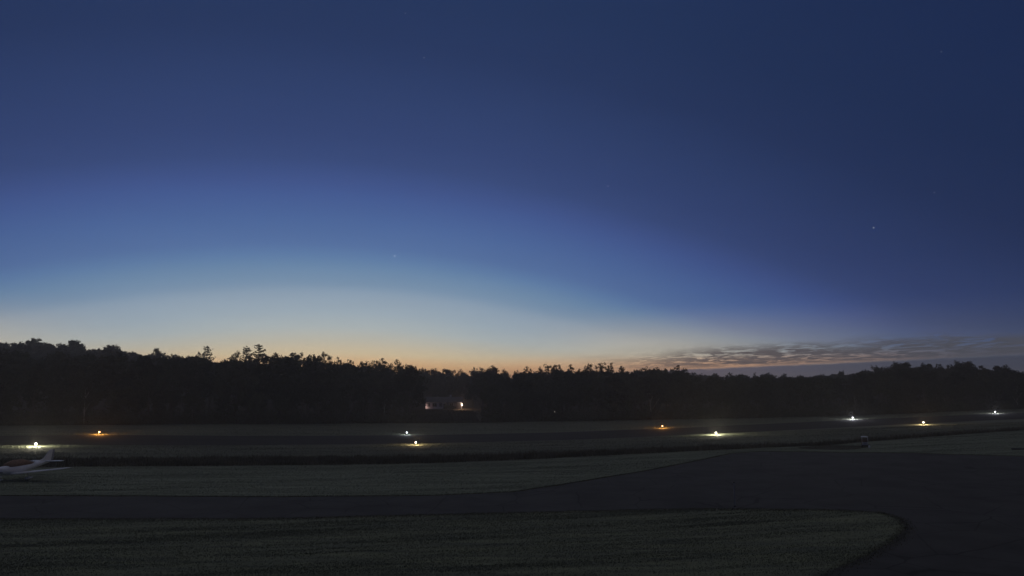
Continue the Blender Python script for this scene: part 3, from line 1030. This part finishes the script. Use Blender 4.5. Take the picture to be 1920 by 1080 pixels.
def hwin(x, w, h, z, yf):
    fr_ = MB()
    for dx, dz, sx_, sz_ in ((0, h / 2 + .05, w + .2, .1), (0, -h / 2 - .05, w + .2, .1), (-w / 2 - .05, 0, .1, h), (w / 2 + .05, 0, .1, h), (0, 0, .06, h)):
        fr_.box((x + dx, yf - 0.04, z + dz), (sx_, 0.09, sz_))
    wf = fr_.build('window', m_white, house)
    for s in (-1, 1):
        MB().box((x + s * (w / 4 + .01), yf - 0.02, z), (w / 2 - .05, 0.04, h)).build('pane', m_glass, wf)
for x, w in ((-5.9, 1.0), (-3.5, 1.7), (-1.1, 1.0)):
    hwin(x, w, 1.35, 1.65, -hd)
hwin(3.2, 1.3, 1.1, 1.75, -hd + 0.5)
dor = MB().box((0.4, -hd - 0.035, 1.05), (0.95, 0.07, 2.1)).build('door', m_dark, house)
MB().box((0.72, -hd - 0.1, 1.02), (0.12, 0.06, 0.06)).build('handle', m_metal, dor)
MB().box((5.4, -hd + 0.46, 1.1), (2.4, 0.08, 2.2)).build('garage_door', m_grey, house)

def wall_lamp(x, y, z, color, power, label, big, glow):
    t = thing('wall_lamp', label, 'lamp', (HX + x, HY + y, HZ0 + z), 0, 'outdoor lamps at the house')
    MB().box((0, 0.04, 0.05), (0.16, 0.07, 0.26)).build('back_plate', m_dark, t)
    MB().tube([(0, 0.02, 0.2), (0, -0.12, 0.24), (0, -0.2, 0.16)], 0.025, 6).build('arm', m_dark, t)
    MB().lathe([(0.03, -.16), (big * .8, -.1), (big, 0), (big * .7, .1), (0.03, .14)], 10, (0, -0.26, 0)).build('globe', glass_mat('lamp glass', tuple(0.3 + 0.7 * v for v in color), glow), t, smooth_=True)
    bulb(t, (0, -0.26, 0), color, power)
    return t
wall_lamp(7.45, -hd + 0.75, 1.75, (1.0, 0.60, 0.34), 36.0, 'bright lamp glowing orange at the right-hand end of the house', 0.2, 14.0)
wall_lamp(-6.9, -hd - 0.5, 1.0, (1.0, 0.62, 0.54), 0.6, 'weak reddish lamp low at the left corner of the house front', 0.08, 0.7)
# dark shrubs in front of the right half of the house
def shrub(x, y, h, w, label):
    global rng
    n = 30
    u = rng.normal(0, 1, (n, 3)); u /= np.linalg.norm(u, axis=1)[:, None]
    u *= (rng.uniform(0, 1, n) ** 0.4)[:, None]
    C = np.stack([u[:, 0] * w, u[:, 1] * w, h * 0.5 + u[:, 2] * h * 0.42], 1)
    t = thing('shrub', label, 'shrub', on_ground(x, y), 0, 'dark shrubs before the house')
    me = tri_mesh('foliage', leaf_tris(C, np.full(n, 0.42), 30, 0.16, 0.9))
    link('foliage', me, m_leaf, t)
    b = MB()
    for k in range(5):
        a = k * 1.26
        b.tube([(0, 0, -.1), (math.cos(a) * w * .5, math.sin(a) * w * .5, h * .6)], [.05, .02], 5)
    b.build('stem', m_bark, t)
shrub(HX + 1.4, HY - 5.6, 1.9, 1.1, 'dark shrub by the middle of the house front, left one of three')
shrub(HX + 3.0, HY - 5.8, 1.7, 1.0, 'dark shrub before the slate half of the house, middle one of three')
shrub(HX + 4.3, HY - 5.4, 1.4, .8, 'dark shrub nearest the bright house lamp')

# one faint light far in among the trunks right of the house
x, y = ground_hit(1040, 788)
dd = cam_dir(1040, 772); s = (y - 0.6) / dd.y
yl = thing('yard_light', 'tiny faint light on a post at the wood edge right of the house', 'lamp', on_ground(dd.x * s, y - 0.6))
hz = CAM_Z + dd.z * s - float(zt(dd.x * s, y - 0.6))
MB().tube([(0, 0, -.2), (0, 0, hz - .1)], .06, 6).build('post', m_dark, yl)
MB().lathe([(.02, -.08), (.07, -.04), (.07, .04), (.02, .08)], 8, (0, 0, hz)).build('globe', emit_mat('faint lamp glass', (1, .85, .7), 1.6), yl)
MB().lathe([(.02, .13), (.13, .09), (.14, .085)], 8, (0, 0, hz)).build('lamp_cap', m_dark, yl)

# ------------------------------------------------------------------ runway edge lights
WHITE = (1.0, 0.92, 0.66); VIOLET = (0.86, 0.86, 1.0); AMBER = (1.0, 0.42, 0.09); WARM = (1.0, 0.72, 0.38); COOL = (0.80, 0.87, 1.0)
light_mats = {}
proto = {}
def make_light_meshes():
    proto['base'] = MB().lathe([(.20, -.05), (.20, .03), (.16, .05), (.05, .06)], 12).mesh('base_plate')
    proto['stem'] = MB().tube([(0, 0, .05), (0, 0, .30)], .03, 8).mesh('stem')
    proto['housing'] = MB().lathe([(.045, .29), (.09, .31), (.095, .36), (.075, .375)], 12).mesh('housing')
    proto['lens'] = MB().lathe([(.08, .376), (.125, .42), (.13, .48), (.10, .55), (.02, .59)], 12).mesh('lens', True)
    for k in ('base', 'stem', 'housing'):
        proto[k].materials.append(m_metal if k != 'housing' else m_dark)
make_light_meshes()
def runway_light(xy, color, power, label):
    w_ = 0.10 if color is AMBER else 0.35
    core = tuple(w_ + (1 - w_) * v for v in color)
    t = thing('runway_light', label, 'runway light', on_ground(xy[0], xy[1], 0.0), 0, 'runway edge lights')
    for nm, k in (('base_plate', 'base'), ('stem', 'stem'), ('housing', 'housing')):
        ob = bpy.data.objects.new(nm, proto[k]); COL.objects.link(ob); ob.parent = t
    me = proto['lens'].copy(); me.materials.clear(); me.materials.append(glass_mat('light lens', core, 5.0 + power * 0.002))
    ob = bpy.data.objects.new('lens', me); COL.objects.link(ob); ob.parent = t
    bulb(t, (0, 0, .47), color, power * 0.015)
    return t
far_spec = [(AMBER, 1150, 'amber runway light on the far edge, left end of the row'), (COOL, 330, 'small bluish-white runway light on the far edge, above its warm neighbour at centre'),
            (AMBER, 950, 'amber runway light on the far edge right of centre'), (VIOLET, 1500, 'brightest violet-white runway light on the far edge, up and left of the cart'), (VIOLET, 900, 'violet-white runway light on the far edge near the right end')]
near_spec = [(WHITE, 2600, 'yellowish-white runway light on the near edge just behind the aeroplane tail'), (WARM, 1100, 'small warm runway light on the near edge at centre'),
             (WHITE, 3200, 'bright white runway light lighting the grass on the near edge right of centre'), (WARM, 1500, 'warm white runway light on the near edge, right end of the row')]
for (px, py), (c, p, lab) in zip(far_px, far_spec):
    runway_light(row_hit(FA, FB, px), c, p, lab)
for (px, py), (c, p, lab) in zip(near_px, near_spec):
    runway_light(row_hit(NA, NB, px), c, p, lab)

# ------------------------------------------------------------------ parked aeroplane
def build_plane():
    x, y = ground_hit(26, 900)
    rz = R(-3)
    P = thing('aeroplane', 'white low-wing light aeroplane with a brown cabin cover parked on the grass', 'aeroplane', on_ground(x, y), rz)
    P.scale = (1.2, 1.2, 1.0)
    # local axes: nose towards -y, left wing towards +x
    def ring(yc, zc, w, h, n=16, p=2.4):
        out = []
        for k in range(n):
            a = 2 * math.pi * k / n
            ca, sa = math.cos(a), math.sin(a)
            out.append((w * math.copysign(abs(ca) ** (2 / p), ca), yc, zc + h * math.copysign(abs(sa) ** (2 / p), sa)))
        return out
    MB().loft([ring(-2.55, 1.12, .20, .20), ring(-2.5, 1.12, .34, .30), ring(-1.9, 1.13, .47, .42), ring(-1.2, 1.14, .54, .50), ring(-.3, 1.16, .57, .54), ring(.9, 1.2, .55, .52),
               ring(1.9, 1.26, .42, .42), ring(3.2, 1.36, .24, .28), ring(4.4, 1.46, .10, .16), ring(4.75, 1.48, .03, .10)]).build('fuselage', m_white, P, smooth_=True)
    # cabin and cover
    MB().loft([ring(-1.15, 1.55, .42, .10, 14), ring(-.75, 1.66, .50, .30, 14), ring(-.1, 1.72, .53, .42, 14), ring(.8, 1.72, .52, .40, 14), ring(1.5, 1.64, .44, .26, 14), ring(2.0, 1.58, .32, .12, 14)]).build('cabin_cover', m_tan, P, smooth_=True)
    MB().loft([[(v[0] * 1.02, v[1], v[2]) for v in ring(2.0, 1.56, .33, .13, 12)], ring(2.6, 1.52, .24, .12, 12)]).build('rear_deck', m_white, P, smooth_=True)
    def wing(s):
        def foil(xx, yle, ch, z, th):
            pr = [(0, 0), (.06, .055), (.25, .085), (.5, .07), (.8, .028), (1, .002), (.8, -.01), (.4, -.03), (.08, -.03)]
            return [(s * xx, yle + a * ch, z + b * ch * th) for a, b in pr]
        rings = [foil(.35, -1.15, 1.95, .74, 1.1), foil(.75, -.95, 1.72, .77, 1.1), foil(3.0, -.86, 1.5, 1.05, 1.0), foil(4.9, -.78, 1.25, 1.30, .95), foil(5.2, -.65, .95, 1.35, .6)]
        w = MB().loft(rings).build('wing', m_white, P)
        for a, b, nm in ((1.0, 2.7, 'flap'), (2.85, 4.7, 'aileron')):
            MB().add([(s * a, .64, .82 + (a - 1) * .125), (s * b, .60 - (b - 1) * .055, .82 + (b - 1) * .125), (s * b, .42, .865 + (b - 1) * .125), (s * a, .40, .872 + (a - 1) * .125),
                      (s * a, .64, .80 + (a - 1) * .125), (s * b, .60 - (b - 1) * .055, .80 + (b - 1) * .125), (s * b, .42, .84 + (b - 1) * .125), (s * a, .40, .84 + (a - 1) * .125)],
                     [(0, 1, 2, 3), (7, 6, 5, 4), (0, 4, 5, 1), (1, 5, 6, 2), (2, 6, 7, 3), (3, 7, 4, 0)]).build(nm, m_grey, w)
    wing(1); wing(-1)
    def slab(pts, th, axis_):
        a = []; b = []
        for p in pts:
            q1 = list(p); q2 = list(p); q1[axis_] += th / 2; q2[axis_] -= th / 2
            a.append(tuple(q1)); b.append(tuple(q2))
        return MB().loft([a, b])
    for s in (1, -1):
        slab([(s * .05, 3.75, 1.52), (s * 1.5, 3.9, 1.54), (s * 1.52, 4.5, 1.54), (s * .05, 4.72, 1.52)], .07, 2).build('tailplane', m_white, P)
    fin = slab([(0, 2.9, 1.62), (0, 3.7, 1.84), (0, 4.55, 2.78), (0, 4.95, 2.80), (0, 4.72, 1.58)], .09, 0).build('fin', m_white, P)
    slab([(0, 4.74, 1.6), (0, 4.965, 2.78), (0, 5.2, 2.76), (0, 5.08, 1.6)], .06, 0).build('rudder', m_grey, fin)
    for xx, yy in ((0, 2.15), (0, 2.5)):
        MB().tube([(xx, yy, 1.62), (xx, yy + .12, 2.15)], .012, 5).build('antenna', m_grey, P)
    for (wx, wy) in ((1.45, -.15), (-1.45, -.15), (0, -1.95)):
        g_ = MB().tube([(wx, wy, .85), (wx, wy - .03, .22)], .045, 8).build('landing_gear', m_white, P)
        fm = MB().loft([ring(wy - .42, .22, .04, .05, 10), ring(wy - .3, .24, .11, .14, 10), ring(wy, .25, .13, .18, 10), ring(wy + .35, .26, .08, .1, 10), ring(wy + .55, .27, .02, .03, 10)])
        fm.v = [(a + wx, b, c) for a, b, c in fm.v]
        fm.build('wheel_fairing', m_white, g_, smooth_=True)
        tm = MB().tube([(-.06, 0, 0), (.06, 0, 0)], .165, 14)
        tm.v = [(a + wx, b + wy, c + .165) for a, b, c in tm.v]
        tm.build('tyre', m_tyre, g_)
    pr = MB().lathe([(.17, 0), (.15, .12), (.09, .24), (.02, .3)], 12)
    pr.v = [(a, -2.55 - c, 1.12 + b) for a, b, c in pr.v]
    prop = pr.build('propeller', m_white, P, smooth_=True)
    for s in (1, -1):
        MB().loft([[(s * .1, -2.66, 1.07), (s * .1, -2.60, 1.17), (s * .1, -2.62, 1.17), (s * .1, -2.68, 1.07)], [(s * .5, -2.66, 1.06), (s * .5, -2.61, 1.19), (s * .5, -2.63, 1.19), (s * .5, -2.68, 1.06)],
                   [(s * .92, -2.65, 1.09), (s * .92, -2.63, 1.16), (s * .92, -2.645, 1.16), (s * .92, -2.665, 1.09)]]).build('blade', m_dark, prop)
build_plane()

# ------------------------------------------------------------------ small roofed cart on its bare patch
cx, cy = ground_hit(1622, 838)
pts = [(cx - 4.6 + 0 + 5.2 * math.cos(a) * (1 + .12 * math.sin(3 * a)), cy + 0.3 + 3.6 * math.sin(a) * (1 + .1 * math.cos(4 * a))) for a in np.linspace(0, 2 * math.pi, 28, endpoint=False)]
drape('bare_patch', pts, 1.2, 0.022, m_dirt)
cart = thing('utility_cart', 'small grey-roofed cart standing on the grass beyond the apron', 'cart', on_ground(cx, cy), R(-22))
cart.scale = (0.9, 0.9, 0.88)
MB().box((0, 0, .34), (1.08, 2.1, .14)).build('chassis', m_dark, cart)
MB().loft([[(-.5, -1.0, .41), (.5, -1.0, .41), (.5, -.45, .41), (-.5, -.45, .41)], [(-.42, -.92, .82), (.42, -.92, .82), (.42, -.6, .86), (-.42, -.6, .86)]]).build('front_cowl', m_grey, cart)
MB().box((0, .25, .62), (1.0, .5, .32)).box((0, .53, 1.0), (1.0, .1, .5)).build('seat', m_tan, cart)
MB().box((0, .85, .6), (1.0, .5, .34)).build('rear_box', m_dark, cart)
MB().loft([[(-.52, -.75, 1.72), (.52, -.75, 1.72), (.52, .8, 1.76), (-.52, .8, 1.76)], [(-.48, -.7, 1.79), (.48, -.7, 1.79), (.48, .75, 1.83), (-.48, .75, 1.83)]]).build('roof', m_metal, cart)
for sxx in (-1, 1):
    MB().tube([(sxx * .46, -.72, .84), (sxx * .44, -.55, 1.73)], .025, 6).build('post', m_white, cart)
    MB().tube([(sxx * .46, .72, .7), (sxx * .46, .7, 1.76)], .022, 6).build('post', m_grey, cart)
    for yy in (-.68, .72):
        tm = MB().tube([(-.09, 0, 0), (.09, 0, 0)], .23, 14)
        tm.v = [(a + sxx * .5, b + yy, c + .23) for a, b, c in tm.v]
        w = tm.build('wheel', m_tyre, cart)
        hm = MB().tube([(-.1, 0, 0), (.1, 0, 0)], .11, 10)
        hm.v = [(a + sxx * .51, b + yy, c + .23) for a, b, c in hm.v]
        hm.build('hub', m_metal, w)
    MB().lathe([(.075, 0), (.07, .02)], 10).build('headlamp', m_white, cart).matrix_local = Matrix.Translation((sxx * .36, -1.005, .6)) @ Matrix.Rotation(R(90), 4, 'X')
stw = MB().tube([(.18, -.62, .85), (.2, -.38, 1.08)], .02, 6).build('steering_column', m_dark, cart)
ringp = [(.2 + .17 * math.cos(a), -.36 + .05 * math.sin(a), 1.08 + .15 * math.sin(a)) for a in np.linspace(0, 2 * math.pi, 13)]
MB().tube(ringp, .014, 5, False).build('steering_wheel', m_dark, stw)
# white can on the ground by the cart
x, y = ground_hit(1630, 840)
can = thing('white_can', 'small white can on the grass at the right foot of the cart', 'can', on_ground(x, y))
MB().lathe([(.13, 0), (.14, .02), (.14, .32), (.12, .35), (.05, .37)], 12).build('body', m_bright, can)
MB().tube([(-.1, 0, .34), (-.06, 0, .42), (.06, 0, .42), (.1, 0, .34)], .012, 5).build('handle', m_grey, can)

# slim post at the apron edge
x, y = ground_hit(1378, 950)
po = thing('marker_post', 'slim dark post at the near edge of the apron', 'post', on_ground(x, y))
MB().tube([(0, 0, -.2), (0, 0, 1.98)], .045, 8).build('pole', m_grey, po)
MB().lathe([(.05, 1.98), (.06, 2.0), (.05, 2.05), (.01, 2.07)], 8).build('cap', m_dark, po)
MB().lathe([(.11, 0), (.11, .06), (.06, .1)], 10).build('foot', m_dark, po)
# flat tie-down kerb lying at the right edge
x, y = ground_hit(1912, 843)
kb = MB().box((0, 0, .09), (2.2, .22, .18)).build('timber_stop', m_dark, None, on_ground(x, y))
tag(kb, 'low dark timber lying on the grass at the far right', 'timber')

# ------------------------------------------------------------------ haze
hz_m = bpy.data.materials.new('haze')
hz_m.use_nodes = True
ht = hz_m.node_tree
for n in list(ht.nodes):
    ht.nodes.remove(n)
vol = N(ht, 'ShaderNodeVolumePrincipled')
vol.inputs['Color'].default_value = (1.0, 0.95, 0.88, 1)
vol.inputs['Density'].default_value = 0.00055
vol.inputs['Anisotropy'].default_value = 0.55
ho = N(ht, 'ShaderNodeOutputMaterial')
ht.links.new(vol.outputs[0], ho.inputs['Volume'])
hm = MB().box((0, 500, 23.5), (4400, 3600, 49))
hzo = hm.build('haze', hz_m)
hzo['kind'] = 'stuff'
